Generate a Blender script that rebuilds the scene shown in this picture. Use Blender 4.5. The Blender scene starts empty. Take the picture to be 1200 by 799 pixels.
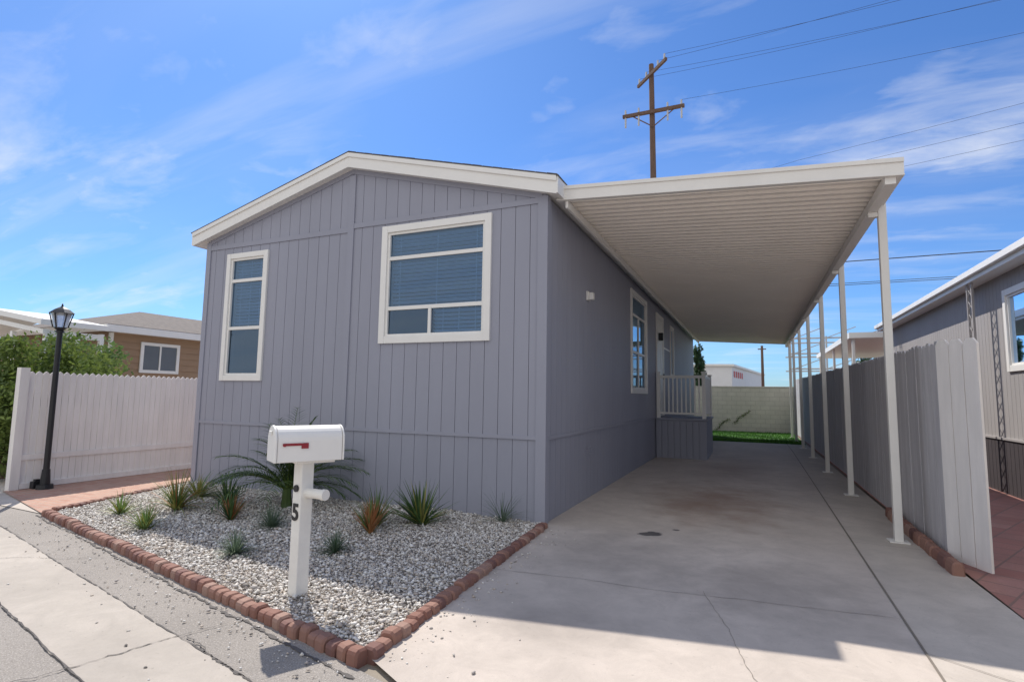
import bpy, math, random
import numpy as np
from mathutils import Vector, Matrix, noise
random.seed(7); np.random.seed(7)
S=bpy.context.scene
S.view_settings.view_transform='Standard'; S.view_settings.look='None'; S.view_settings.exposure=0

# ------------------------------------------------------------ materials
def newmat(name):
    m=bpy.data.materials.new(name); m.use_nodes=True
    nt=m.node_tree; b=nt.nodes['Principled BSDF']
    return m,nt,b
def N(nt,t,**k):
    n=nt.nodes.new(t)
    for a,v in k.items():
        if a in n.inputs.keys(): n.inputs[a].default_value=v
        else: setattr(n,a,v)
    return n
def coord(nt): return N(nt,'ShaderNodeTexCoord').outputs['Object']
def mixc(nt,f,a,b,mode='MIX'):
    n=nt.nodes.new('ShaderNodeMix'); n.data_type='RGBA'; n.blend_type=mode
    for i,v in ((0,f),(6,a),(7,b)):
        if isinstance(v,(int,float)): n.inputs[i].default_value=v
        elif isinstance(v,tuple): n.inputs[i].default_value=(*v[:3],1)
        else: nt.links.new(v,n.inputs[i])
    return n.outputs[2]
def mrange(nt,v,a,b,c=0.,d=1.):
    n=nt.nodes.new('ShaderNodeMapRange'); n.clamp=True
    nt.links.new(v,n.inputs[0])
    for i,x in zip((1,2,3,4),(a,b,c,d)): n.inputs[i].default_value=x
    return n.outputs[0]
def nz(nt,scale,detail=4,rough=.6,vec=None,dist=0):
    n=N(nt,'ShaderNodeTexNoise'); n.inputs['Scale'].default_value=scale; n.inputs['Detail'].default_value=detail
    n.inputs['Roughness'].default_value=rough; n.inputs['Distortion'].default_value=dist
    nt.links.new(vec if vec is not None else coord(nt),n.inputs['Vector']); return n.outputs['Fac']
def mapping(nt,loc=(0,0,0),rot=(0,0,0),sc=(1,1,1)):
    n=N(nt,'ShaderNodeMapping'); n.inputs['Location'].default_value=loc; n.inputs['Rotation'].default_value=rot; n.inputs['Scale'].default_value=sc
    nt.links.new(coord(nt),n.inputs['Vector']); return n.outputs[0]
def bump(nt,b,h,strength=.3,dist=.01):
    n=N(nt,'ShaderNodeBump'); n.inputs['Strength'].default_value=strength; n.inputs['Distance'].default_value=dist
    nt.links.new(h,n.inputs['Height']); nt.links.new(n.outputs[0],b.inputs['Normal'])
def c3(c,k): return tuple(min(1,x*k) for x in c)
def simple(name,col,rough=.6,var=.1,scale=3,fine=60,bs=.2,bd=.003,metal=0,spec=.4,stretch=None):
    m,nt,b=newmat(name)
    v=mapping(nt,sc=stretch) if stretch else coord(nt)
    a=nz(nt,scale,5,.6,v); f=nz(nt,fine,3,.6,v)
    c=mixc(nt,mrange(nt,a,.3,.7),c3(col,1-var),c3(col,1+var))
    c=mixc(nt,mrange(nt,f,.3,.7,0,.5),c,c3(col,1-var*.8))
    nt.links.new(c,b.inputs['Base Color']); b.inputs['Roughness'].default_value=rough; b.inputs['Metallic'].default_value=metal
    b.inputs['Specular IOR Level'].default_value=spec
    if bs: bump(nt,b,f,bs,bd)
    return m
WALLC=(.322,.328,.388)
M_wall=simple('gray_siding',WALLC,.6,.06,1.2,90,.25,.003,spec=.25,stretch=(1,1,.35))
M_groove=simple('siding_groove',(.17,.17,.21),.8,.1)
M_skirt=simple('gray_skirting',(.31,.317,.376),.65,.07,1.0,90,.25,.003,spec=.25,stretch=(1,1,.35))
M_white=simple('white_trim',(.82,.80,.76),.45,.03,4,80,.1,.001)
M_cwhite=simple('white_painted_metal',(.78,.755,.71),.45,.05,2,50,.08,.001,stretch=(1,.3,1))
M_soffit=simple('pan_soffit',(.88,.82,.745),.5,.04,1,20,.05,.001)
M_black=simple('black_metal',(.018,.018,.02),.4,.2)
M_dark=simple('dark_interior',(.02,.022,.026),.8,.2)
M_blind=simple('white_blind',(.66,.75,.88),.5,.04)
M_red=simple('red_flag',(.30,.02,.03),.4,.1)
M_post=simple('white_wood_post',(.80,.78,.73),.5,.07,6,70,.2,.002)
M_fenceR=simple('painted_fence_boards',(.56,.545,.56),.75,.16,1.5,40,.4,.004,stretch=(6,6,.6))
M_fenceL=simple('white_fence_boards',(.80,.76,.72),.7,.09,2,40,.3,.003,stretch=(5,5,.7))
M_shingle=simple('roof_shingles',(.12,.11,.105),.9,.35,8,30,.6,.01)
M_tan=simple('tan_siding',(.34,.225,.14),.7,.06,2,50)
M_brownroof=simple('grey_brown_shingles',(.17,.145,.125),.9,.3,9,30,.5,.01)
M_nwall=simple('neighbor_siding',(.36,.34,.335),.7,.08,1.5,50,.3,.004,stretch=(1,1,.3))
M_nskirt=simple('neighbor_dark_skirting',(.06,.05,.055),.75,.15)
M_wood=simple('utility_pole_wood',(.15,.095,.07),.85,.25,3,40,.5,.01,stretch=(3,3,.3))
M_wire=simple('wire_black',(.03,.03,.035),.6,.1,bs=0)
M_steel=simple('galvanised_steel',(.5,.5,.5),.5,.1,metal=.3)
M_bld=simple('white_building',(.70,.70,.70),.6,.05)
M_stain_red=simple('red_sign_paint',(.55,.06,.05),.5,.05)
M_bark=simple('bark',(.10,.07,.05),.9,.3)

def leafmat(name,c1,c2,rough=.5,tip=None):
    m,nt,b=newmat(name)
    g=nt.nodes.new('ShaderNodeNewGeometry')
    c=mixc(nt,g.outputs['Random Per Island'],c1,c2)
    c=mixc(nt,mrange(nt,nz(nt,4,3),.35,.65,0,.6),c,c3(c1,.6))
    nt.links.new(c,b.inputs['Base Color']); b.inputs['Roughness'].default_value=rough
    t=nt.nodes.new('ShaderNodeBsdfTranslucent'); nt.links.new(c,t.inputs['Color'])
    mx=nt.nodes.new('ShaderNodeMixShader'); mx.inputs[0].default_value=.3
    nt.links.new(b.outputs[0],mx.inputs[1]); nt.links.new(t.outputs[0],mx.inputs[2])
    nt.links.new(mx.outputs[0],nt.nodes['Material Output'].inputs['Surface'])
    return m
M_leafdk=leafmat('palm_leaf',(.035,.08,.025),(.09,.16,.05))
M_leafgy=leafmat('grey_green_leaf',(.12,.18,.12),(.20,.26,.16))
M_leafyl=leafmat('yellow_green_leaf',(.24,.25,.05),(.42,.38,.10))
M_leaftan=leafmat('orange_red_leaf',(.45,.16,.06),(.55,.30,.12))
M_leaflt=leafmat('light_green_leaf',(.11,.20,.06),(.21,.30,.09))
M_shrub=leafmat('shrub_leaf',(.09,.15,.03),(.24,.31,.07))
M_cyp=leafmat('cypress_leaf',(.02,.06,.02),(.06,.11,.03))
M_lawn=leafmat('lawn_blade',(.06,.18,.02),(.12,.30,.04))

def glassmat():
    m,nt,b=newmat('window_glass')
    nt.nodes.remove(b)
    t=N(nt,'ShaderNodeBsdfTransparent'); t.inputs[0].default_value=(.50,.70,.88,1)
    g=N(nt,'ShaderNodeBsdfGlossy'); g.inputs['Roughness'].default_value=.02; g.inputs[0].default_value=(.55,.75,1,1)
    fr=N(nt,'ShaderNodeFresnel'); fr.inputs[0].default_value=1.6
    a=mrange(nt,fr.outputs[0],0,1,.08,1)
    mx=N(nt,'ShaderNodeMixShader'); nt.links.new(a,mx.inputs[0]); nt.links.new(t.outputs[0],mx.inputs[1]); nt.links.new(g.outputs[0],mx.inputs[2])
    nt.links.new(mx.outputs[0],nt.nodes['Material Output'].inputs['Surface'])
    return m
M_glass=glassmat()
def lampglass():
    m,nt,b=newmat('lantern_glass'); b.inputs['Base Color'].default_value=(.75,.78,.8,1); b.inputs['Roughness'].default_value=.25
    b.inputs['Transmission Weight'].default_value=.6; return m
M_lampg=lampglass()

def ell(nt,cx,cy,rx,ry,namt=.5,nsc=3,soft=.5,rot=0):
    v=coord(nt)
    sub=N(nt,'ShaderNodeVectorMath',operation='SUBTRACT'); nt.links.new(v,sub.inputs[0]); sub.inputs[1].default_value=(cx,cy,0)
    rr=N(nt,'ShaderNodeVectorRotate'); rr.inputs['Angle'].default_value=rot; nt.links.new(sub.outputs[0],rr.inputs['Vector'])
    mu=N(nt,'ShaderNodeVectorMath',operation='MULTIPLY'); nt.links.new(rr.outputs[0],mu.inputs[0]); mu.inputs[1].default_value=(1/rx,1/ry,0)
    ln=N(nt,'ShaderNodeVectorMath',operation='LENGTH'); nt.links.new(mu.outputs[0],ln.inputs[0])
    n=nz(nt,nsc,4,.6)
    ad=N(nt,'ShaderNodeMath',operation='MULTIPLY_ADD'); nt.links.new(n,ad.inputs[0]); ad.inputs[1].default_value=namt*2; ad.inputs[2].default_value=-namt
    s=N(nt,'ShaderNodeMath',operation='ADD'); nt.links.new(ad.outputs[0],s.inputs[0]); nt.links.new(ln.outputs['Value'],s.inputs[1])
    return mrange(nt,s.outputs[0],1-soft,1,1,0)
def mulf(nt,v,k):
    n=N(nt,'ShaderNodeMath',operation='MULTIPLY'); nt.links.new(v,n.inputs[0]); n.inputs[1].default_value=k; return n.outputs[0]
def concrete(name,col,stains=False):
    m,nt,b=newmat(name)
    a=nz(nt,.7,6,.65); a2=nz(nt,3.2,8,.75,dist=.6); f=nz(nt,120,3,.7)
    c=mixc(nt,mrange(nt,a,.3,.7),c3(col,.80),c3(col,1.1))
    c=mixc(nt,mrange(nt,a2,.42,.72,0,.6),c,c3(col,.66))
    c=mixc(nt,mrange(nt,f,.35,.75,0,.35),c,c3(col,.7))
    sp=nz(nt,38,2,.5); c=mixc(nt,mrange(nt,sp,.68,.78,0,.45),c,c3(col,.45))
    if stains:
        c=mixc(nt,mulf(nt,ell(nt,1.75,2.5,1.2,2.1,.8,1.8,.9),.7),c,(.28,.18,.13))
        c=mixc(nt,mulf(nt,ell(nt,1.9,6.5,.9,3,.6,1.1,.9),.45),c,(.25,.17,.13))
        c=mixc(nt,mulf(nt,ell(nt,1.22,.14,.15,.10,.55,9,.2,-.5),.9),c,(.06,.055,.06))
        c=mixc(nt,mulf(nt,ell(nt,1.45,.45,.05,.04,.4,20,.3),.8),c,(.08,.07,.07))
        c=mixc(nt,mulf(nt,ell(nt,2.3,-1.3,1.1,.9,.9,3,.8),.4),c,(.24,.21,.19))
        c=mixc(nt,mulf(nt,ell(nt,.9,-.8,.9,1.1,.9,2.5,.8),.4),c,(.25,.22,.2))
        c=mixc(nt,mulf(nt,ell(nt,1.0,-2.6,.7,.5,.9,4,.8),.35),c,(.25,.22,.2))
    nt.links.new(c,b.inputs['Base Color']); b.inputs['Roughness'].default_value=.85; b.inputs['Specular IOR Level'].default_value=.25
    bump(nt,b,f,.35,.003); return m
M_drive=concrete('driveway_concrete',(.59,.52,.46),True)
M_strip=concrete('strip_concrete',(.58,.52,.46))
M_gutter=concrete('gutter_concrete',(.50,.45,.395))
def asphalt(name,col):
    m,nt,b=newmat(name)
    a=nz(nt,.6,6,.65); a2=nz(nt,3,5,.7,dist=.5); vo=N(nt,'ShaderNodeTexVoronoi'); vo.inputs['Scale'].default_value=110; nt.links.new(coord(nt),vo.inputs['Vector'])
    c=mixc(nt,mrange(nt,a,.3,.7),c3(col,.82),c3(col,1.12))
    c=mixc(nt,mrange(nt,a2,.52,.7,0,.35),c,c3(col,.68))
    c=mixc(nt,mrange(nt,vo.outputs['Distance'],.1,.6,0,.5),c,c3(col,.5))
    sp=nz(nt,110,2,.5); c=mixc(nt,mrange(nt,sp,.58,.70,0,.55),c,c3(col,1.6))
    sp=nz(nt,70,2,.5); c=mixc(nt,mrange(nt,sp,.60,.74,0,.7),c,c3(col,.4))
    nt.links.new(c,b.inputs['Base Color']); b.inputs['Roughness'].default_value=.9; b.inputs['Specular IOR Level'].default_value=.2
    bump(nt,b,vo.outputs['Distance'],.6,.005); return m
M_asph=asphalt('weathered_asphalt',(.40,.365,.33))
M_tar=simple('tar_crack',(.10,.09,.085),.8,.3)
def bricks(name,c1,c2,mortar,bw,bh,ms=.012,rot=(0,0,0),offset=.5,bs=.5):
    m,nt,b=newmat(name)
    v=mapping(nt,rot=rot)
    t=N(nt,'ShaderNodeTexBrick'); t.offset=offset
    t.inputs['Scale'].default_value=1; t.inputs['Brick Width'].default_value=bw; t.inputs['Row Height'].default_value=bh; t.inputs['Mortar Size'].default_value=ms
    t.inputs['Mortar Smooth'].default_value=.2; t.inputs['Bias'].default_value=0
    t.inputs['Color1'].default_value=(*c1,1); t.inputs['Color2'].default_value=(*c2,1); t.inputs['Mortar'].default_value=(*mortar,1)
    nt.links.new(v,t.inputs['Vector'])
    a=nz(nt,2,5,.7); f=nz(nt,60,4,.7)
    c=mixc(nt,mrange(nt,a,.35,.7,0,.35),t.outputs['Color'],c3(mortar,.8))
    c=mixc(nt,mrange(nt,f,.4,.7,0,.3),c,c3(c1,.6))
    nt.links.new(c,b.inputs['Base Color']); b.inputs['Roughness'].default_value=.85
    iv=N(nt,'ShaderNodeMath',operation='SUBTRACT'); iv.inputs[0].default_value=1; nt.links.new(t.outputs['Fac'],iv.inputs[1])
    ad=N(nt,'ShaderNodeMath',operation='MULTIPLY_ADD'); nt.links.new(f,ad.inputs[0]); ad.inputs[1].default_value=.3; nt.links.new(iv.outputs[0],ad.inputs[2])
    bump(nt,b,ad.outputs[0],bs,.008); return m
M_path=bricks('path_brick_pavers',(.44,.22,.16),(.52,.31,.23),(.45,.36,.29),.2,.1,.008)
M_pav=bricks('red_square_pavers',(.40,.17,.14),(.47,.24,.20),(.27,.17,.14),.30,.30,.010,rot=(0,0,.5),offset=0.)
M_block=bricks('painted_block_wall',(.66,.62,.53),(.62,.58,.50),(.46,.43,.37),.4,.2,.008,rot=(math.radians(90),0,0))
M_groundm=simple('dirt_ground',(.30,.26,.21),.95,.2,.5,20,.4,.01)
M_lawnbase=simple('lawn_base',(.05,.14,.02),.9,.3,6,60)

def islandmat(name,cols,rough=.8):
    m,nt,b=newmat(name)
    g=nt.nodes.new('ShaderNodeNewGeometry'); r=nt.nodes.new('ShaderNodeValToRGB'); r.color_ramp.interpolation='CONSTANT'
    e=r.color_ramp.elements
    while len(e)<len(cols): e.new(.5)
    for i,(p,c) in enumerate(cols): e[i].position=p; e[i].color=(*c,1)
    nt.links.new(g.outputs['Random Per Island'],r.inputs[0])
    f=nz(nt,90,3); c=mixc(nt,mrange(nt,f,.3,.7,0,.3),r.outputs[0],(.15,.12,.1))
    nt.links.new(c,b.inputs['Base Color']); b.inputs['Roughness'].default_value=rough
    bump(nt,b,f,.4,.003); return m
M_stone=islandmat('mixed_gravel',[(0,(.74,.70,.64)),(.22,(.58,.54,.50)),(.42,(.88,.85,.80)),(.62,(.44,.40,.37)),(.72,(.60,.52,.44)),(.86,(.24,.22,.20)),(.92,(.9,.87,.82))])
M_gbase=simple('gravel_base',(.38,.34,.30),.9,.3,20,90,.8,.01)
M_edge=islandmat('edging_brick',[(0,(.25,.11,.08)),(.3,(.30,.15,.11)),(.6,(.19,.085,.07)),(.85,(.34,.20,.155))])

# ------------------------------------------------------------ mesh helpers
class MB:
    def __init__(s): s.v=[]; s.f=[]; s.m=[]
    def add(s,vs,fs,mi=0):
        o=len(s.v); s.v+= [tuple(p) for p in vs]; s.f+=[tuple(i+o for i in f) for f in fs]; s.m+=[mi]*len(fs)
    def box(s,x0,x1,y0,y1,z0,z1,mi=0,T=None):
        if x0>x1:x0,x1=x1,x0
        if y0>y1:y0,y1=y1,y0
        if z0>z1:z0,z1=z1,z0
        p=[(x0,y0,z0),(x1,y0,z0),(x1,y1,z0),(x0,y1,z0),(x0,y0,z1),(x1,y0,z1),(x1,y1,z1),(x0,y1,z1)]
        if T is not None: p=[T@Vector(q) for q in p]
        s.add(p,[(0,3,2,1),(4,5,6,7),(0,1,5,4),(1,2,6,5),(2,3,7,6),(3,0,4,7)],mi)
    def cyl(s,a,b,r0,r1=None,n=12,mi=0):
        if r1 is None:r1=r0
        a=Vector(a);b=Vector(b);d=(b-a).normalized(); u=d.orthogonal().normalized(); w=d.cross(u)
        vs=[]
        for c,r in((a,r0),(b,r1)):
            for i in range(n):
                t=2*math.pi*i/n; vs.append(c+u*math.cos(t)*r+w*math.sin(t)*r)
        fs=[(i,(i+1)%n,n+(i+1)%n,n+i) for i in range(n)]+[tuple(range(n-1,-1,-1)),tuple(range(n,2*n))]
        s.add(vs,fs,mi)
    def prism(s,poly,z0,z1,mi=0):
        n=len(poly); vs=[(x,y,z0) for x,y in poly]+[(x,y,z1) for x,y in poly]
        s.add(vs,[tuple(range(n-1,-1,-1)),tuple(range(n,2*n))]+[(i,(i+1)%n,n+(i+1)%n,n+i) for i in range(n)],mi)
    def obj(s,name,mats,parent=None,bevel=0,smooth=False):
        me=bpy.data.meshes.new(name); me.from_pydata(s.v,[],s.f)
        for m in (mats if isinstance(mats,(list,tuple)) else [mats]): me.materials.append(m)
        me.polygons.foreach_set('material_index',s.m)
        if smooth: me.polygons.foreach_set('use_smooth',[True]*len(s.f))
        me.update(); o=bpy.data.objects.new(name,me); S.collection.objects.link(o)
        if parent: o.parent=parent
        if bevel:
            bv=o.modifiers.new('b','BEVEL'); bv.width=bevel; bv.segments=2; bv.limit_method='ANGLE'
        return o
def empty(name):
    o=bpy.data.objects.new(name,None); S.collection.objects.link(o); return o
def sheet(name,poly,z,mat,parent=None):
    mb=MB(); mb.add([(x,y,z) for x,y in poly],[tuple(range(len(poly)))]); return mb.obj(name,mat,parent)
def ribbon(mb,pts,w,z,mi=0,jit=.3):
    vs=[];n=len(pts)
    for i,(x,y) in enumerate(pts):
        a=pts[max(0,i-1)];b=pts[min(n-1,i+1)]; d=Vector((b[0]-a[0],b[1]-a[1])).normalized(); p=Vector((-d.y,d.x))
        ww=w*(1+random.uniform(-jit,jit))/2*(0.35 if i in(0,n-1) else 1)
        vs+= [(x+p.x*ww,y+p.y*ww,z),(x-p.x*ww,y-p.y*ww,z)]
    mb.add(vs,[(2*i+1,2*i+3,2*i+2,2*i) for i in range(n-1)],mi)
def wander(a,b,n,amp):
    a=Vector(a);b=Vector(b);d=b-a;p=Vector((-d.y,d.x)).normalized();o=[];s=0
    for i in range(n+1):
        t=i/n; s=s*.85+random.uniform(-amp,amp)
        q=a+d*t+p*s*(max(0,math.sin(math.pi*t))**.5); o.append((q.x,q.y))
    return o
FR=lambda u,d,z:(u,-d,z)
SD=lambda u,d,z:(d,u,z)
def mbox(mb,F,u0,u1,d0,d1,z0,z1,mi=0):
    a=F(u0,d0,z0);b=F(u1,d1,z1); mb.box(a[0],b[0],a[1],b[1],a[2],b[2],mi)
def boards(mb,F,u0,u1,zlo,zhi,holes=(),w=.2,g=.008,d0=0,d1=.012,mi=0,knots=()):
    us=[];u=u0
    while u<u1-1e-6:
        us.append((u,min(u+w-g,u1))); u+=w
    cuts=set(knots)
    for h in holes: cuts|={h[0],h[1]}
    for a,b in us:
        cs=[a]+sorted(c for c in cuts if a+1e-5<c<b-1e-5)+[b]
        for k in range(len(cs)-1):
            p,q=cs[k],cs[k+1]; mid=(p+q)/2
            hs=sorted((h[2],h[3]) for h in holes if h[0]<mid<h[1])
            segs=[];lo=None
            for h in hs: segs.append((lo,h[0])); lo=h[1]
            segs.append((lo,None))
            for lo_,hi_ in segs:
                zl=zlo if lo_ is None else lo_
                tp=zhi(p) if hi_ is None else hi_; tq=zhi(q) if hi_ is None else hi_
                vs=[F(p,d1,zl),F(q,d1,zl),F(q,d1,tq),F(p,d1,tp),F(p,d0,zl),F(q,d0,zl),F(q,d0,tq),F(p,d0,tp)]
                mb.add(vs,[(0,1,2,3),(4,0,3,7),(1,5,6,2),(3,2,6,7),(0,4,5,1)],mi)
def window(name,parent,F,u0,u1,z0,z1,hb=(),vb=(),tw=.1,blinds=None,td=.045,screen=None):
    e=empty(name); e.parent=parent
    t=MB()
    mbox(t,F,u0,u0+tw,-.05,td,z0,z1); mbox(t,F,u1-tw,u1,-.05,td,z0,z1)
    mbox(t,F,u0+tw,u1-tw,-.05,td-.003,z1-tw,z1); mbox(t,F,u0+tw,u1-tw,-.05,td-.003,z0,z0+tw)
    t.obj('outer_trim',M_white,e,.004)
    a,b,c,d=u0+tw,u1-tw,z0+tw,z1-tw
    f=MB(); fw_=.035
    mbox(f,F,a,a+fw_,-.10,.02,c,d); mbox(f,F,b-fw_,b,-.10,.02,c,d)
    mbox(f,F,a+fw_,b-fw_,-.10,.018,d-fw_,d); mbox(f,F,a+fw_,b-fw_,-.10,.018,c,c+fw_)
    for z,ua,ub in hb: mbox(f,F,max(ua,a+fw_),min(ub,b-fw_),-.03,.015,z-.026,z+.026)
    for u,za,zb in vb: mbox(f,F,u-.022,u+.022,-.028,.013,max(za,c+fw_),min(zb,d-fw_))
    f.obj('sash_frame',M_white,e,.003)
    gl=MB(); gl.add([F(a,-.012,c),F(b,-.012,c),F(b,-.012,d),F(a,-.012,d)],[(0,1,2,3)]); gl.obj('glass',M_glass,e)
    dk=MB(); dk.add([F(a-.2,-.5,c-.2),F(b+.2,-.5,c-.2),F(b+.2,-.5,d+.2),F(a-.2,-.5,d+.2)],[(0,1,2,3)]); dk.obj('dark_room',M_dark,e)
    if blinds:
        bl=MB()
        for (ba,bb,zc,zd) in blinds:
            z=zc
            while z<zd:
                tl=random.uniform(-.004,.004)
                vs=[F(ba,-.070,z+.016+tl),F(bb,-.070,z+.016+tl),F(bb,-.115,z-.012),F(ba,-.115,z-.012)]
                vs2=[F(ba,-.070,z+.020+tl),F(bb,-.070,z+.020+tl),F(bb,-.115,z-.008),F(ba,-.115,z-.008)]
                bl.add(vs+vs2,[(0,1,2,3),(4,5,6,7),(0,1,5,4),(2,3,7,6)]); z+=.055+random.uniform(-.002,.002)
            for uu in (ba+.15,(ba+bb)/2,bb-.15):
                mbox(bl,F,uu-.003,uu+.003,-.068,-.066,zc,zd)
        bl.obj('blinds',M_blind,e)
    if screen:
        s=MB(); ua,ub,za,zb=screen; s.add([F(ua,-.02,za),F(ub,-.02,za),F(ub,-.02,zb),F(ua,-.02,zb)],[(0,1,2,3)])
        s.obj('insect_screen',M_screen,e)
    return e
def screenmat():
    m,nt,b=newmat('insect_screen'); nt.nodes.remove(b)
    t=N(nt,'ShaderNodeBsdfTransparent'); t.inputs[0].default_value=(.45,.45,.45,1)
    g=N(nt,'ShaderNodeBsdfDiffuse'); g.inputs[0].default_value=(.10,.10,.11,1)
    mx=N(nt,'ShaderNodeMixShader'); mx.inputs[0].default_value=.5; nt.links.new(t.outputs[0],mx.inputs[1]); nt.links.new(g.outputs[0],mx.inputs[2])
    nt.links.new(mx.outputs[0],nt.nodes['Material Output'].inputs['Surface']); return m
M_screen=screenmat()

# ------------------------------------------------------------ ground
sheet('ground',[(-400,-400),(400,-400),(400,600),(-400,600)],-.04,M_groundm)
RL=lambda x:-3.54-(x-.24)*.22
sheet('road',[(-60,RL(-60)+.0),(-60,-45),(60,-45),(60,RL(60)),(.6,RL(.6)-.06),(-7.6,RL(-7.6)-.0)],-.026,M_asph)
sheet('sidewalk_apron',[(-30,RL(-30)+1),(-30,9),(-7.72,9),(-7.72,-1.75),(-5.45,-2.3),(-7.0,RL(-7)-.3)],-.018,M_strip)
off=lambda x,o:RL(x)-o
sheet('gutter_strip',[(-40,off(-40,.50)),(-40,off(-40,1.05)),(8,off(8,1.05)),(8,off(8,.50))],-.020,M_gutter)
sheet('driveway',[(.06,-.02),(.26,-3.5),(.75,-3.75),(.9,off(.9,.52)),(3.18,off(3.18,.52)),(3.20,-2.4),(3.31,11.4),(3.31,14.6),(.0,14.6),(.0,.0)],-.008,M_drive)
sheet('driveway_border_strip',[(3.192,off(3.2,.52)),(8,off(8,.52)),(8,-1.6),(4.0,-1.2),(3.95,.4),(3.9,21),(3.325,21),(3.325,11.4),(3.212,-2.4)],-.010,M_strip)
jm=MB()
ribbon(jm,[(3.185,off(3.2,.52)),(3.206,-2.4),(3.318,11.4),(3.318,14.6)],.014,-.003,0,.05)
ribbon(jm,wander((.0,4.1),(3.2,4.2),24,.004),.008,-.0035)
ribbon(jm,wander((.05,9.6),(3.28,9.7),24,.004),.008,-.0035)
ribbon(jm,wander((.16,-1.75),(3.2,-1.45),60,.010),.004,-.0035)
ribbon(jm,wander((3.21,.8),(3.9,.75),8,.006),.006,-.0035)
ribbon(jm,wander((3.2,-2.0),(5,-3.1),24,.006),.005,-.0035)
ribbon(jm,wander((1.9,-1.5),(2.6,-3.9),60,.010),.003,-.0035)
jm.obj('driveway_joint',simple('joint_dark',(.22,.19,.16),.9,.2))
sheet('brick_path',[(-7.70,-1.78),(-5.50,-2.33),(-5.9,-1),(-6.12,0),(-6.12,9),(-7.70,9)],-.006,M_path)
sheet('red_paver_patio',[(4.0,-1.2),(8,-1.6),(8,20),(3.98,20),(3.98,.35)],-.004,M_pav)
cr=MB()
ribbon(cr,wander((-5.6,off(-5.6,.10)),(.3,off(.3,.14)),200,.010),.018,-.020,0,.9)
ribbon(cr,wander((-6.5,off(-6.5,.50)),(3.0,off(3,.505)),200,.004),.008,-.016,0,.9)
ribbon(cr,wander((-6.5,off(-6.5,1.05)),(3.0,off(3,1.05)),200,.004),.008,-.016,0,.9)
ribbon(cr,wander((-.9,-3.5),(-1.5,-5.2),90,.014),.006,-.016,0,.8)
ribbon(cr,wander((-.95,-3.75),(-.2,-3.95),50,.012),.008,-.016,0,.8)
ribbon(cr,wander((-3.1,off(-3.1,.2)),(-4.9,off(-4.9,1.6)),90,.016),.004,-.016,0,.8)
cr.obj('road_crack',M_tar)

# ------------------------------------------------------------ gravel bed
gp=[(-6.1,0),(-5.45,-2.26),(.22,-3.50),(.0,-.0)]
sheet('gravel_base',gp,.0,M_gbase)
def inside(x,y):
    return (y<-.01)&(y>-2.25-(x+5.45)*.2195)&(x<.03-y*.058-.02)&(x>-6.1-y*.293)
n=80000
x=np.random.uniform(-6.1,.3,n);y=np.random.uniform(-3.5,0,n); k=inside(x,y); x=x[k];y=y[k]; n0=len(x)
# a few strays kicked out on to the road edge and driveway
m1=420; xs_=np.random.uniform(-5.4,.3,m1); ys_=-3.64-(xs_-.24)*.22-np.abs(np.random.exponential(.16,m1))
m2=160; y2=np.random.uniform(-3.5,-.2,m2); x2=.12-y2*.055+.03+np.random.exponential(.12,m2)
x=np.concatenate([x,xs_,x2]); y=np.concatenate([y,ys_,y2]); n=len(x)
zb=np.zeros(n); zb[n0:n0+m1]=-.022; zb[n0+m1:]=-.010; stray=np.arange(n)>=n0
sz=np.random.lognormal(math.log(.0098),.34,n).clip(.005,.024); sz[stray]*=.7
base=np.array([(1,0,0),(-1,0,0),(0,1,0),(0,-1,0),(0,0,1),(0,0,-1),(.7,.7,.3),(-.7,-.6,.35)],float)
bf=np.array([(0,6,4),(6,2,4),(2,1,4),(1,7,4),(7,3,4),(3,0,4),(6,0,5),(2,6,5),(1,2,5),(7,1,5),(3,7,5),(0,3,5)])
V=base[None]*np.random.uniform(.65,1.3,(n,8,1))+np.random.uniform(-.15,.15,(n,8,3))
sc=np.stack([sz*np.random.uniform(.8,1.4,n),sz*np.random.uniform(.7,1.1,n),sz*np.random.uniform(.5,.85,n)],1)
V=V*sc[:,None,:]
a=np.random.uniform(0,6.28,n);ca,sa=np.cos(a),np.sin(a)
X=V[:,:,0]*ca[:,None]-V[:,:,1]*sa[:,None];Y=V[:,:,0]*sa[:,None]+V[:,:,1]*ca[:,None]
und=(.012*np.sin(x*3.1+y*1.7)+.010*np.sin(y*4.3-x*1.3)).clip(-.004,.02)+np.random.uniform(0,.012,n)
und[stray]=0
V=np.stack([X+x[:,None],Y+y[:,None],V[:,:,2]+(sz*.6+und+zb)[:,None]],2).reshape(-1,3)
Fc=(bf[None]+8*np.arange(n)[:,None,None]).reshape(-1,3)
me=bpy.data.meshes.new('gravel'); me.vertices.add(len(V)); me.vertices.foreach_set('co',V.ravel())
me.loops.add(Fc.size); me.loops.foreach_set('vertex_index',Fc.ravel()); me.polygons.add(len(Fc)); me.polygons.foreach_set('loop_start',np.arange(0,Fc.size,3)); me.polygons.foreach_set('loop_total',np.full(len(Fc),3))
me.update(calc_edges=True); me.materials.append(M_stone); go=bpy.data.objects.new('gravel',me); S.collection.objects.link(go)
ed=MB()
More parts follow.
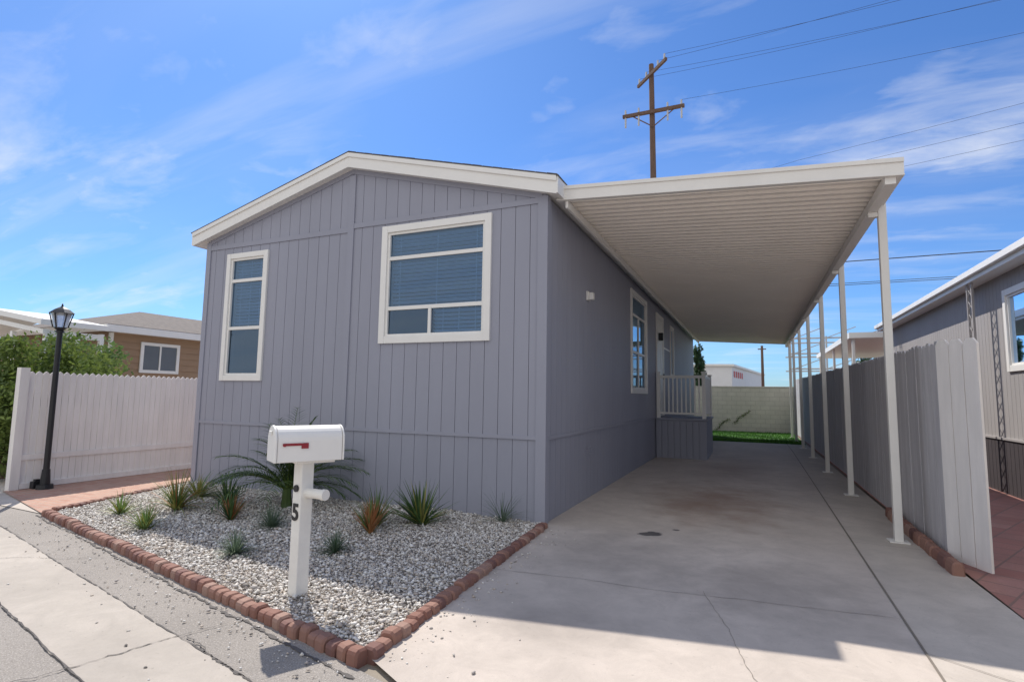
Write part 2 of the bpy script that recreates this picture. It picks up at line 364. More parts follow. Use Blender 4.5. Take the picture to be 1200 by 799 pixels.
def edging(p,q,w=.095,l=.105,h=.05):
    p=Vector((*p,0));q=Vector((*q,0));d=(q-p);L=d.length;d.normalize();nrm=Vector((-d.y,d.x,0)); m=int(L/w)
    for i in range(m):
        c=p+d*(i+.5)*L/m; ang=random.gauss(0,.05)
        T=Matrix.Translation(c+nrm*random.gauss(0,.006)+Vector((0,0,random.gauss(0,.005))))@Matrix.Rotation(math.atan2(d.y,d.x)+ang,4,'Z')@Matrix.Rotation(random.gauss(0,.05),4,'X')
        hw=L/m/2*random.uniform(.88,.96); hl=l/2*random.uniform(.93,1.05); hh=h*random.uniform(.85,1.1)
        prof=[(-hl,-.05),(-hl,hh*.45),(-hl*.85,hh*.8),(-hl*.5,hh),(hl*.5,hh),(hl*.85,hh*.8),(hl,hh*.45),(hl,-.05)]
        vs=[];k=len(prof);cf=.012
        for (xx,ins) in((-hw,cf),(-hw+cf,0),(hw-cf,0),(hw,cf)):
            for (yy,zz) in prof: vs.append(T@Vector((xx,yy*(1-ins/hl),zz-(ins if zz>0 else 0))))
        fs=[tuple(range(k)),tuple(range(4*k-1,3*k-1,-1))]
        for r in range(3):
            fs+=[(r*k+j,(r+1)*k+j,(r+1)*k+(j+1)%k,r*k+(j+1)%k) for j in range(k)]
        ed.add(vs,fs)
edging((-5.52,-2.29),(.24,-3.55)); edging((.25,-3.51),(.06,-.12)); edging((-5.55,-2.2),(-6.1,-.1),h=.04)
edging((3.9,-.1),(3.9,2.6),w=.2,l=.1,h=.10)
ed.obj('brick_edging',M_edge)

# ------------------------------------------------------------ house
H=empty('mobile_home')
XL,XC=-6.10,-3.05; WT=3.97
gz=lambda u: 4.80-abs(u-XC)*.262
big=(-2.47,-.74,2.18,3.85); sml=(-5.60,-4.68,1.655,3.735); sw=(5.03,6.85,1.57,3.76)
ins=lambda r,k=.05:(r[0]+k,r[1]-k,r[2]+k,r[3]-k)
w=MB()
hf=[ins(big),ins(sml)]
boards(w,FR,XL,0,.99,gz,hf,w=.2033,mi=0,knots=(XC,),g=.007)
boards(w,FR,XL,0,-.05,lambda u:.985,w=.2033,mi=1,d1=.006,g=.007)
boards(w,FR,XL,0,-.05,gz,hf,w=50,g=0,d0=-.02,d1=0,mi=2,knots=(XC,))
s2=(10.9,11.7,2.1,3.7)
hs=[ins(sw),ins(s2)]
boards(w,SD,0,18.2,.99,lambda u:WT,hs,w=.2022,mi=0,g=.007)
boards(w,SD,0,18.2,-.05,lambda u:.985,w=.2022,mi=1,d1=.006,g=.007)
boards(w,SD,0,18.2,-.05,lambda u:WT,hs,w=50,g=0,d0=-.02,d1=0,mi=2)
w.box(XL,XL+.02,0.02,18.2,-.05,WT,0)
w.box(XL+.02,-.02,18.18,18.2,-.05,WT,0)
w.obj('siding_walls',[M_wall,M_skirt,M_groove],H)
t=MB()
t.box(-.10,.030,-.030,-.0125,-.05,3.98); t.box(.0125,.0302,-.0125,.09,-.05,3.98)
t.box(XL-.02,XL+.08,-.030,-.0125,-.05,3.98); t.box(XL-.0205,XL-.0005,-.0125,.09,-.05,3.98)
t.box(XC-.055,XC+.055,-.032,-.0125,.99,4.7)
t.box(XL+.08,XC-.055,-.027,-.0125,3.84,3.915); t.box(XC+.055,-.10,-.027,-.0125,3.89,3.965)
t.box(XL+.08,-.10,-.024,-.0065,.965,1.01); t.box(.0065,.024,.09,18.2,.965,1.01)
for sg in (-1,1):
    x0=XC;x1=XC+sg*3.0
    vs=[(x0,-.026,gz(x0)),(x1,-.026,gz(x1)),(x1,-.026,gz(x1)-.07),(x0,-.026,gz(x0)-.07),(x0,-.0125,gz(x0)),(x1,-.0125,gz(x1)),(x1,-.0125,gz(x1)-.07),(x0,-.0125,gz(x0)-.07)]
    t.add(vs,[(0,1,2,3),(4,5,6,7),(0,1,5,4),(2,3,7,6),(0,3,7,4),(1,2,6,5)])
t.obj('battens_and_trim',M_wall,H)
r=MB(); ov=.15; xe0,xe1=-6.33,.18; zp=5.0; zr=lambda x: zp-abs(x-XC)*.262
for sg,xe in((-1,xe0),(1,xe1)):
    vs=[(XC,-ov+.02,zp-.02),(xe,-ov+.02,zr(xe)-.02),(xe,18.4,zr(xe)-.02),(XC,18.4,zp-.02),
        (XC,-ov+.02,zp-.2),(xe,-ov+.02,zr(xe)-.2),(xe,18.4,zr(xe)-.2),(XC,18.4,zp-.2)]
    r.add(vs,[(0,1,2,3),(4,5,6,7),(0,1,5,4),(2,3,7,6)],0)
r.obj('roof_deck',M_white,H)
r=MB()
for sg,xe in((-1,xe0-.03),(1,xe1+.03)):
    vs=[(XC,-ov-.02,zp+.018),(xe,-ov-.02,zr(xe)+.018),(xe,18.45,zr(xe)+.018),(XC,18.45,zp+.018),
        (XC,-ov-.02,zp+.003),(xe,-ov-.02,zr(xe)+.003),(xe,18.45,zr(xe)+.003),(XC,18.45,zp+.003)]
    r.add(vs,[(0,1,2,3),(4,5,6,7),(0,1,5,4),(2,3,7,6),(1,2,6,5)],0)
for sg in(-1,1):
    for i in range(22):
        xa=XC+sg*i*.148; xb=xa+sg*.135; z0=zr(xa)+.019;z1=zr(xb)+.019; y1=-ov-.01+random.uniform(0,.012)
        r.add([(xa,y1,z0),(xb,y1,z1),(xb,.15,z1),(xa,.15,z0),(xa,y1,z0+.010),(xb,y1,z1+.010),(xb,.15,z1+.010),(xa,.15,z0+.010)],[(0,1,5,4),(4,5,6,7),(1,2,6,5),(3,0,4,7),(0,3,2,1)])
r.obj('shingles',M_shingle,H)
f=MB()
for sg,xe in((-1,xe0),(1,xe1)):
    h=.215
    vs=[(XC,-ov,zp),(xe,-ov,zr(xe)),(xe,-ov,zr(xe)-h),(XC,-ov,zp-h),(XC,-ov+.02,zp),(xe,-ov+.02,zr(xe)),(xe,-ov+.02,zr(xe)-h),(XC,-ov+.02,zp-h)]
    f.add(vs,[(0,1,2,3),(4,5,6,7),(0,1,5,4),(2,3,7,6),(1,2,6,5),(0,3,7,4)])
    vs=[(a,(-ov-.018 if b<-ov+.01 else -ov-.001),(c if c>zr(a)-.05 else zr(a)-.06)) for a,b,c in vs]
    f.add(vs,[(0,1,2,3),(4,5,6,7),(0,1,5,4),(2,3,7,6),(1,2,6,5)])
f.box(xe1,xe1+.02,-ov,18.4,zr(xe1)-.21,zr(xe1)-.001); f.box(xe0-.02,xe0,-ov,18.4,zr(xe0)-.21,zr(xe0)-.001)
f.obj('fascia',M_white,H,.003)
window('wide_window',H,FR,*big,hb=[(3.38,-9,9),(2.67,-9,9)],vb=[(-1.66,0,2.67)],tw=.095,blinds=[(-2.36,-.85,2.70,3.76),(-1.64,-.85,2.28,2.66)],screen=(-2.36,-1.68,2.28,2.66))
window('tall_window',H,FR,*sml,hb=[(3.28,-9,9),(2.5,-9,9)],tw=.085,blinds=[(-5.5,-4.78,2.52,3.65)],screen=(-5.5,-4.78,1.75,2.48))
window('side_window',H,SD,*sw,hb=[(3.25,-9,9),(2.45,-9,9)],vb=[(5.94,0,3.25)],tw=.1)
window('side_window_small',H,SD,*s2,hb=[(2.9,-9,9)],tw=.09)
d=MB()
mbox(d,SD,8.25,8.36,.0125,.05,1.0,3.72);mbox(d,SD,9.34,9.45,.0125,.05,1.0,3.72);mbox(d,SD,8.36,9.34,.0125,.047,3.60,3.72)
d.obj('door_frame',M_white,H,.004)
d=MB(); mbox(d,SD,8.36,9.34,.013,.03,1.0,3.6); 
for za,zb_ in((1.2,2.1),(2.25,3.4)):
    for ya,yb in((8.5,8.8),(8.9,9.2)): mbox(d,SD,ya,yb,.03,.036,za,zb_)
d.obj('front_door',M_white,H,.004)
d=MB(); mbox(d,SD,8.5,8.62,.05,.16,3.0,3.2); mbox(d,SD,9.28,9.31,.037,.08,2.0,2.14); d.obj('door_hardware_and_sconce',M_black,H,.004)
lf=MB(); mbox(lf,SD,1.72,1.86,.0125,.05,2.95,3.09); mbox(lf,SD,1.745,1.835,.05,.12,2.96,3.07); lf.obj('wall_light',M_white,H,.01)
v=MB()
for yy in (1.75,1.95): 
    for kx in range(4): mbox(v,SD,yy,yy+.14,.0065,.014,.62+kx*.035,.64+kx*.035)
v.obj('skirting_vent',M_wall,H)
P=empty('porch_deck')
b=MB(); boards(b,lambda u,d,z:(u,8.1-d,z),.03,1.22,-.02,lambda u:.93,w=.15,g=.02,d1=.02); boards(b,lambda u,d,z:(1.22+d,u,z),8.1,10.2,-.02,lambda u:.93,w=.15,g=.02,d1=.02)
b.box(.03,1.22,8.1,10.2,-.02,.93); b.obj('deck_skirt',M_skirt,P)
b=MB(); b.box(.03,1.27,8.05,10.25,.935,.985); b.obj('deck_floor',M_wall,P,.005)
b=MB()
for px,py in((.09,8.13),(1.19,8.13),(1.19,10.15)): b.box(px-.045,px+.045,py-.045,py+.045,.985,2.12); b.box(px-.06,px+.06,py-.06,py+.06,2.12,2.15)
b.box(.135,1.145,8.10,8.16,1.99,2.06);b.box(.135,1.145,8.11,8.15,1.08,1.13);b.box(1.16,1.22,8.175,10.1,1.99,2.06);b.box(1.17,1.21,8.175,10.1,1.08,1.13)
for i in range(9): xx=.22+i*.105; b.box(xx,xx+.035,8.113,8.147,1.13,1.99)
for i in range(17): yy=8.28+i*.107; b.box(1.173,1.207,yy,yy+.035,1.13,1.99)
b.obj('railing',M_white,P,.003)
b=MB()
for i in range(5): b.box(.15,1.15,10.25+i*.27,10.25+(i+1)*.27+.02,-.02,.80-i*.17)
b.obj('steps',M_skirt,P)

# ------------------------------------------------------------ carport
K=empty('carport')
zt=lambda x: 4.10-(x-.2)*.062
c=MB()
ys=[];y0,y1=.17,18.5;yy=y0
prof=[(0,0),(.115,0),(.125,-.028),(.145,-.028),(.155,0)]
while yy<y1:
    for dy,dz in prof: ys.append((yy+dy,dz))
    yy+=.165
xs=[.16,3.66]; nv=len(ys)
for (zo) in (-.10,-.085):
    vs=[(x_,yy_,zt(x_)+zo+dz) for x_ in xs for yy_,dz in ys]
    c.add(vs,[(i,i+1,nv+i+1,nv+i) for i in range(nv-1)])
c.obj('pan_roof',M_soffit,K)
c=MB()
def slopebox(mb,x0,x1,y0,y1,za,zb):
    vs=[(x0,y0,zt(x0)+za),(x1,y0,zt(x1)+za),(x1,y1,zt(x1)+za),(x0,y1,zt(x0)+za),(x0,y0,zt(x0)+zb),(x1,y0,zt(x1)+zb),(x1,y1,zt(x1)+zb),(x0,y1,zt(x0)+zb)]
    mb.add(vs,[(0,3,2,1),(4,5,6,7),(0,1,5,4),(1,2,6,5),(2,3,7,6),(3,0,4,7)])
slopebox(c,.10,3.72,.10,.125,-.165,.012); slopebox(c,.10,3.72,.085,.10,-.03,.016); slopebox(c,.10,3.72,.085,.16,-.168,-.150)
slopebox(c,.10,3.72,18.5,18.53,-.165,.012)
slopebox(c,3.665,3.72,.126,18.5,-.165,.010)
c.obj('edge_fascia',M_cwhite,K,.003)
c=MB()
bz=zt(3.65)-.135
c.box(3.56,3.655,.13,18.48,bz-.10,bz); c.box(.205,.24,.13,18.48,3.84,3.93)
c.obj('side_beam',M_cwhite,K,.004)
py=[1.05,4.16,7.13,10.2,13.2,16.0,18.3]
for i,yy in enumerate(py):
    p=MB(); p.box(3.657,3.737,yy-.04,yy+.04,-.01,bz-.003); p.box(3.60,3.79,yy-.09,yy+.09,-.01,.004)
    p.box(3.56,3.655,yy-.035,yy+.035,bz-.16,bz-.102)
    p.obj('post_%d'%(i+1),M_cwhite,K,.005)

# ------------------------------------------------------------ right fence
fb=empty('board_fence'); f=MB(); yy=.42
while yy<20.9:
    hgt=2.09+.012*yy+random.uniform(-.012,.012); xo=3.98+random.uniform(-.004,.004); ww=.14
    a,b_=yy,yy+ww-.006
    vs=[];
    for xx in(xo,xo+.018): vs+=[(xx,a,.02),(xx,b_,.02),(xx,b_,hgt-.03),(xx,b_-.03,hgt),(xx,a+.03,hgt),(xx,a,hgt-.03)]
    f.add(vs,[(0,1,2,3,4,5),(11,10,9,8,7,6)]+[(j,(j+1)%6,6+(j+1)%6,6+j) for j in range(6)]); yy+=ww
f.obj('pickets',M_fenceR,fb)
f=MB()
for zz in(.35,1.1,1.85): f.box(4.0,4.04,.42,20.9,zz,zz+.09)
for k in range(9): yy=.5+k*2.5; f.box(4.041,4.13,yy,yy+.09,-.03,2.0)
f.obj('rails_and_posts',M_fenceR,fb)
g=MB()
for i,(px,py_) in enumerate([(3.955,.395),(4.02,.25),(4.085,.10)]):
    T=Matrix.Translation((px,py_,0))@Matrix.Rotation(math.atan2(-.145,.065),4,'Z')
    hh=2.10-i*.008; pr=[(0,.03),(.152,.03),(.152,hh-.05),(.11,hh),(.04,hh),(0,hh-.05)]
    vs=[T@Vector((a,o,b_)) for o in(0,.022) for a,b_ in pr]
    g.add(vs,[(0,1,2,3,4,5),(11,10,9,8,7,6)]+[(j,(j+1)%6,6+(j+1)%6,6+j) for j in range(6)])
g.obj('end_boards',M_fenceL,fb)

# ------------------------------------------------------------ left fence
lf=empty('white_picket_fence'); f=MB(); yy=-1.62
while yy<9:
    h=1.73+random.uniform(-.008,.008); ww=.092; a,b_=yy,yy+ww-.006; vs=[]; mid=(a+b_)/2
    pr=[(a,.05),(b_,.05),(b_,h-.03),(b_-.02,h-.006),(mid,h+.01),(a+.02,h-.006),(a,h-.03)]
    for xx in(-7.70,-7.682): vs+=[(xx,p_,q_) for p_,q_ in pr]
    k=7; f.add(vs,[tuple(range(k-1,-1,-1)),tuple(range(k,2*k))]+[(j,(j+1)%k,k+(j+1)%k,k+j) for j in range(k)]); yy+=ww
f.obj('pickets',M_fenceL,lf)
f=MB(); f.box(-7.6815,-7.655,-1.62,9,.42,.50); f.box(-7.6815,-7.64,-1.62,9,.0,.08)
f.box(-7.75,-7.64,-1.74,-1.625,-.02,1.79); f.box(-7.76,-7.701,-1.62,9,1.3,1.38)
f.obj('rails_and_post',M_fenceL,lf)

# ------------------------------------------------------------ lamp post
L=empty('street_lamp'); lx,ly=-7.43,-1.40
p=MB(); p.cyl((lx,ly,-.01),(lx,ly,.06),.11,.10,16); p.cyl((lx,ly,.06),(lx,ly,.28),.065,.05,16); p.cyl((lx,ly,.28),(lx,ly,2.36),.040,.036,16)
p.cyl((lx,ly,2.34),(lx,ly,2.37),.055,.055,16); p.cyl((lx,ly,2.37),(lx,ly,2.42),.04,.09,6)
p.cyl((lx,ly,2.64),(lx,ly,2.70),.17,.10,6); p.cyl((lx,ly,2.70),(lx,ly,2.74),.10,.03,6); p.cyl((lx,ly,2.74),(lx,ly,2.79),.018,.008,8)
for i in range(6):
    t_=math.pi*i/3+.0; p.cyl((lx+.09*math.cos(t_),ly+.09*math.sin(t_),2.42),(lx+.145*math.cos(t_),ly+.145*math.sin(t_),2.64),.009,.009,6)
p.obj('pole_and_lantern_frame',M_black,L)
p=MB(); p.cyl((lx,ly,2.42),(lx,ly,2.64),.082,.137,6); p.obj('lantern_glass',M_lampg,L)
p=MB(); p.box(-7.62,-7.52,-1.5,-1.38,-.01,.10); p.box(-7.60,-7.54,-1.47,-1.41,.10,.13); p.obj('valve_box',M_black)

# ------------------------------------------------------------ mailbox
Mx=empty('mailbox'); mx,my=-.83,-2.97
p=MB(); p.box(-.052,.052,-.052,.052,-.02,.985); 
T=Matrix.Translation((mx,my,0))@Matrix.Rotation(math.radians(-12),4,'Z')
p.v=[tuple(T@Vector(q)) for q in p.v]; p.obj('post',M_post,Mx,.006)
ang=math.radians(-30)
Tm=Matrix.Translation((mx+.015,my+.0,.985))@Matrix.Rotation(ang,4,'Z')
def arch(hw,sh,rr,n=14):
    return [(-hw,0),(-hw,sh)]+[(-hw*math.cos(math.pi*i/n),sh+rr*math.sin(math.pi*i/n)) for i in range(1,n)]+[(hw,sh),(hw,0)]
def extr(mb,prof,ya,yb,T,mi=0):
    k=len(prof); vs=[T@Vector((a,ya,b)) for a,b in prof]+[T@Vector((a,yb,b)) for a,b in prof]
    mb.add(vs,[tuple(range(k)),tuple(range(2*k-1,k-1,-1))]+[(j,k+j,k+(j+1)%k,(j+1)%k) for j in range(k)],mi)
p=MB(); extr(p,arch(.110,.155,.105),-.235,.235,Tm); o=p.obj('box_body',M_white,Mx,.006)
p=MB(); extr(p,arch(.116,.156,.110),-.256,-.238,Tm); extr(p,arch(.114,.155,.108),.238,.252,Tm); p.obj('door_and_back_lips',M_white,Mx,.005)
p=MB(); p.box(-.03,.03,-.270,-.257,.20,.225,0,Tm); p.box(-.06,.06,-.09,.2,-.02,-.001,0,Tm); p.obj('handle_and_bracket',M_white,Mx,.003)
p=MB(); p.box(.112,.118,-.20,-.03,.120,.138,0,Tm); p.box(.112,.119,-.07,-.02,.098,.138,0,Tm); p.cyl(Tm@Vector((.111,-.19,.127)),Tm@Vector((.125,-.19,.127)),.012,n=10); p.obj('flag',M_red,Mx)
Tp=Matrix.Translation((mx,my,.74))@Matrix.Rotation(math.radians(-12),4,'Z')
p=MB(); a_=Vector((mx,my,.745)); rv=Vector((.93,-.05,0)).normalized()
p.cyl(a_+rv*.03,a_+rv*.20,.036,.036,16); p.cyl(a_+rv*.20,a_+rv*.235,.041,.041,16); p.obj('pipe_arm',M_post,Mx,.003)
p=MB(); q=Tp@Vector((0,-.052,.04)); q2=Tp@Vector((0,-.066,.04)); p.cyl(q,q2,.026,.026,14); p.obj('pipe_dark_end',M_black,Mx)  # black disc stands in for the pipe's dark open end
tc=bpy.data.curves.new('house_number','FONT'); tc.body='5'; tc.size=.17; tc.extrude=.003; tc.offset=.004; tc.align_x='CENTER'
to=bpy.data.objects.new('house_number',tc); S.collection.objects.link(to); to.matrix_world=Tp@Matrix.Translation((0,-.056,-.19))@Matrix.Rotation(math.radians(90),4,'X')
tc.materials.append(M_black); to.parent=Mx

# ------------------------------------------------------------ plants
def blade(mb,base,az,el,L,w,droop,mi=0,seg=5,twist=0):
    p=Vector(base); d=Vector((math.cos(az)*math.cos(el),math.sin(az)*math.cos(el),math.sin(el)))
    side=Vector((-math.sin(az),math.cos(az),0)); vs=[];fs=[]
    for i in range(seg+1):
        t=i/seg; ww=w*(.55+.9*t if t<.35 else (1-t)/.65*.87)*.5+.0006
        up=d.cross(side)
        vs+=[p+side*ww+up*ww*.35,p-up*0*ww,p-side*ww+up*ww*.35]
        if i<seg:
            p=p+d*L/seg; d=(d+Vector((0,0,-droop/seg))).normalized()
            if p.z<.015: p.z=.015
            fs+=[(3*i,3*i+1,3*i+4,3*i+3),(3*i+1,3*i+2,3*i+5,3*i+4)]
    mb.add(vs,fs,mi)
def tuft(name,x,y,n,L,w,elr,droop,mats,probs=None,spread=.03,stem=0):
    mb=MB()
    for i in range(n):
        az=random.uniform(0,6.283); el=math.radians(random.uniform(*elr)); r_=random.uniform(0,spread)
        mi=random.choices(range(len(mats)),probs or [1]*len(mats))[0]
        blade(mb,(x+r_*math.cos(az),y+r_*math.sin(az),.01+random.uniform(0,stem)),az,el,L*random.uniform(.65,1.1),w*random.uniform(.8,1.2),droop*random.uniform(.6,1.4),mi)
    return mb.obj(name,mats)
def frondplant(name,x,y,nf,L):
    mb=MB()
    for i in range(nf):
        az=6.283*i/nf*2.4+random.uniform(-.25,.25); el=math.radians(random.uniform(25,82)); d=Vector((math.cos(az)*math.cos(el),math.sin(az)*math.cos(el),math.sin(el)))
        p=Vector((x,y,.22)); side=Vector((-math.sin(az),math.cos(az),0)); LL=L*random.uniform(.7,1.12); sg=26
        for k in range(sg):
            q=p+d*LL/sg
            mb.cyl(p,q,.006*(1-k/sg)+.002,.006*(1-(k+1)/sg)+.002,4,1)
            if k>3:
                ll=.24*math.sin(math.pi*(k/sg*.8+.15))+.05
                for sgn in(-1,1):
                    dd=(side*sgn*.8+d*.8+Vector((0,0,.15))).normalized(); azl=math.atan2(dd.y,dd.x); ell_=math.asin(max(-1,min(1,dd.z)))
                    blade(mb,p,azl+random.uniform(-.1,.1),ell_+random.uniform(-.1,.15),ll*random.uniform(.8,1.1),.015,.7,random.choice((0,0,2)),4)
            p=q; d=(d+Vector((0,0,-.058*random.uniform(.7,1.2)))).normalized()
            if p.z<.05: break
    mb.cyl((x,y,-.01),(x,y,.26),.07,.05,8,1)
    return mb.obj(name,[M_leafdk,M_shrub,M_leaflt])
frondplant('pygmy_palm',-3.22,-.80,40,1.12)
tuft('spiky_yucca',-4.60,-2.00,80,.30,.016,(15,85),.5,[M_leaflt,M_leafyl],[3,1])
tuft('spiky_yucca',-3.66,-2.30,110,.30,.012,(25,88),.4,[M_leaflt,M_leafyl],[3,1])
tuft('yellow_flax',-4.29,-1.52,130,.52,.018,(20,85),.9,[M_leafyl,M_leaflt,M_leaftan],[4,3,1])
tuft('yellow_flax',-4.75,-.9,90,.50,.018,(12,70),1.1,[M_leafyl,M_leaflt],[4,2])
tuft('cordyline_plant',-3.27,-1.57,80,.36,.018,(35,88),.4,[M_leaftan,M_leaflt,M_leafdk],[4,2,2])
tuft('blue_fescue',-2.06,-2.50,220,.24,.006,(10,85),.7,[M_leafgy])
tuft('blue_fescue',-2.53,-1.66,240,.30,.006,(10,85),.7,[M_leafgy])
tuft('blue_fescue',-1.32,-2.03,200,.22,.006,(10,85),.7,[M_leafgy,M_leafdk],[3,1])
tuft('cordyline_plant',-1.44,-1.36,110,.36,.018,(40,88),.4,[M_leaftan,M_leaflt],[3,2],stem=.05)
tuft('cordyline_plant',-1.62,-1.05,110,.44,.016,(30,85),.6,[M_leaflt,M_leafdk],[3,1])
tuft('agave_plant',-1.21,-.75,100,.52,.028,(20,85),.45,[M_leaflt,M_leafdk,M_leafyl],[4,3,1],spread=.05)
tuft('grey_grass',-.44,-.20,70,.42,.007,(12,75),.8,[M_leafgy])
tuft('agave_plant',-4.05,-1.0,70,.44,.024,(30,85),.5,[M_leafdk,M_leaflt],[3,1])

def foliage(mb,c,rad,n,leaf,mi=0,seed=0):
    c=Vector(c)
    clumps=[Vector((random.gauss(0,.45),random.gauss(0,.45),random.gauss(0,.5))) for _ in range(26)]
    for i in range(n):
        k=random.choice(clumps); q=k+Vector((random.gauss(0,.17),random.gauss(0,.17),random.gauss(0,.15)))
        if q.length>1.15: q=q.normalized()*random.uniform(.8,1.15)
        p=c+Vector((q.x*rad[0],q.y*rad[1],q.z*rad[2]))
        a=Vector((random.gauss(0,1),random.gauss(0,1),random.gauss(0,1))).normalized(); b=a.orthogonal().normalized(); s_=leaf*random.uniform(.6,1.3)
        mb.add([p-a*s_,p+b*s_*.45,p+a*s_,p-b*s_*.45],[(0,1,2,3)],mi)
def shrub(name,x,y,h,r_,n,leaf,mat,trunk=.05):
    mb=MB(); foliage(mb,(x,y,h*.55),(r_,r_,h*.5),n,leaf,0)
    for i in range(5):
        az=random.uniform(0,6.28); mb.cyl((x,y,-.03),(x+math.cos(az)*r_*.5,y+math.sin(az)*r_*.5,h*.7),trunk,trunk*.3,6,1)
    return mb.obj(name,[mat,M_bark])
shrub('green_shrub',-9.15,-1.15,2.1,1.0,12000,.045,M_shrub)
shrub('green_shrub',-9.5,-.2,2.45,1.15,12000,.045,M_shrub)
shrub('green_shrub',-10.8,.6,2.5,1.0,7000,.05,M_leaflt)
mb=MB()
for i in range(7): foliage(mb,(-.25,23.5,.8+i*.5),(.62-.06*i,.62-.06*i,.5),900,.07)
mb.cyl((-.25,23.5,-.04),(-.25,23.5,3.8),.09,.02,8,1); mb.obj('cypress_tree',[M_cyp,M_bark])
shrub('distant_shrub',7.6,26,4.0,1.0,2500,.12,M_cyp)

# ------------------------------------------------------------ back yard
sheet('lawn_base',[(.0,14.6),(3.9,14.6),(3.9,21),(-1,21),(-1,18.6),(.0,18.6)],-.005,M_lawnbase)
mb=MB()
for i in range(9000):
    x_=random.uniform(0.05,3.85);y_=random.uniform(14.6,20.9) if i%3 else random.uniform(14.6,15.6); az=random.uniform(0,6.28);h=random.uniform(.04,.09);w_=.008
    mb.add([(x_-w_*math.cos(az),y_-w_*math.sin(az),-.004),(x_+w_*math.cos(az),y_+w_*math.sin(az),-.004),(x_+random.gauss(0,.02),y_+random.gauss(0,.02),h)],[(0,1,2)])
mb.obj('lawn_grass',M_lawn)
mb=MB(); mb.box(-9,9,21,21.2,-.04,2.0); mb.obj('block_wall',M_block)
mb=MB(); mb.box(-9,9,20.985,21.215,2.003,2.06); mb.obj('block_wall_cap',M_block)
mb=MB()
for (a,b_) in (((.7,.05),(1.3,.55)),((1.5,.4),(2.2,.95))):
    pts=wander(a,b_,14,.03)
    for i in range(14):
        mb.cyl((pts[i][0],20.96,pts[i][1]),(pts[i+1][0],20.96,pts[i+1][1]),.010,.010,5,1)
        for k in range(5):
            p=Vector((pts[i][0]+random.gauss(0,.04),20.94+random.gauss(0,.02),pts[i][1]+random.gauss(0,.04))); s_=.028
            u=Vector((random.gauss(0,1),random.gauss(0,.4),random.gauss(0,1))).normalized()*s_; v_=u.cross(Vector((0,1,0)))*.6
            mb.add([p-u,p+v_,p+u,p-v_],[(0,1,2,3)])
mb.obj('climbing_vine',[M_shrub,M_bark])
B=empty('white_building'); mb=MB()
poly=[(-9,33),(1.0,35),(3.3,52),(-8,54)]; mb.prism(poly,-.04,3.75); mb.obj('walls',M_bld,B)
mb=MB(); mb.prism([(-9.15,32.8),(1.15,34.85),(3.45,52.2),(-8.2,54.3)],3.755,3.9); mb.obj('roof_edge',M_white,B)
mb=MB()
for i in range(5):
    a=Vector((1.0,35,0)).lerp(Vector((3.3,52,0)),.04+i*.05); b2=Vector((1.0,35,0)).lerp(Vector((3.3,52,0)),.07+i*.05)
    mb.add([(a.x+.02,a.y,3.0),(b2.x+.02,b2.y,3.0),(b2.x+.02,b2.y,3.45),(a.x+.02,a.y,3.45)],[(0,1,2,3)])
mb.obj('red_lettering',M_stain_red,B)
mb=MB(); mb.cyl((3.05,40,-.04),(3.05,40,5.6),.13,.09,10); mb.box(2.75,3.35,39.96,40.04,5.3,5.38); mb.obj('wooden_pole',M_wood)
mb=MB()
for xx in (4.6,6.3,8.0,9.7):
    for yy in(30,33): mb.cyl((xx,yy,-.04),(xx,yy,5.2),.06,.05,8)
for zz in(3.3,4.2,5.1):
    for yy in(30,33): mb.cyl((4.3,yy,zz),(10,yy,zz),.045,n=6)
for xx in(4.6,6.3,8.0,9.7):
    for k in range(3): mb.cyl((xx,30,3.3+.9*k),(xx+1.5,30,3.3+.9*k+.6),.025,n=5)
    mb.cyl((xx,30,4.2),(xx,33,4.2),.04,n=6)
mb.obj('steel_frame',M_steel)

# ------------------------------------------------------------ utility pole + wires
U=empty('utility_pole'); ux,uy=-2.15,22
mb=MB(); mb.cyl((ux+.05,uy,-.04),(ux-.1,uy,19.3),.21,.13,12); mb.obj('pole',M_wood,U)
mb=MB(); mb.box(-3.75,-.55,uy-.28,uy-.14,16.45,16.62)
T=Matrix.Translation((ux-.05,uy-.25,18.65))@Matrix.Rotation(math.radians(-48),4,'Z'); mb.box(-1.35,1.35,-.06,.06,-.08,.08,0,T)
mb.cyl((ux,uy-.2,15.7),(-3.2,uy-.2,16.45),.03,n=6); mb.cyl((ux,uy-.2,15.7),(-1.1,uy-.2,16.45),.03,n=6)
mb.obj('crossarms',M_wood,U)
mb=MB(); ins_pts=[]
for xx in(-3.6,-2.9,-1.4,-.7): mb.cyl((xx,uy-.21,16.62),(xx,uy-.21,16.88),.06,.045,8); mb.cyl((xx,uy-.21,16.45),(xx,uy-.21,15.9),.05,.05,8); ins_pts.append((xx,uy-.21,16.88))
for s_ in(-1.2,-.5,.6,1.2):
    q=T@Vector((s_,0,.08)); mb.cyl(q,q+Vector((0,0,.28)),.06,.045,8); ins_pts.append(tuple(q+Vector((0,0,.28))))
mb.obj('insulators',M_steel,U)
W=MB()
def wire(a,b,sag,r_=.018,n=18):
    a=Vector(a);b=Vector(b);pp=None
    for i in range(n+1):
        t_=i/n; q=a.lerp(b,t_)-Vector((0,0,4*sag*t_*(1-t_)))
        if pp is not None: W.cyl(pp,q,r_,r_,4)
        pp=q
for p_ in ins_pts[3:]: wire(p_,(p_[0]+34,p_[1]+random.uniform(-2,2),p_[2]+1.2+random.uniform(-.3,.8)),.6,.007)
for dz in(0,-.75,-1.4): wire((-12,30.1,13.3+dz),(4.57,22.2,12.9+dz),.1,.006); wire((4.57,22.2,12.9+dz),(30,10.1,12.2+dz),.25,.006)
wire((-25,14.2,6.1),(22,14.2,6.05),.05,.018); wire((-25,14.2,5.42),(22,14.4,5.42),.1,.011); wire((-25,14.2,5.36),(22,13.8,5.25),.1,.011)
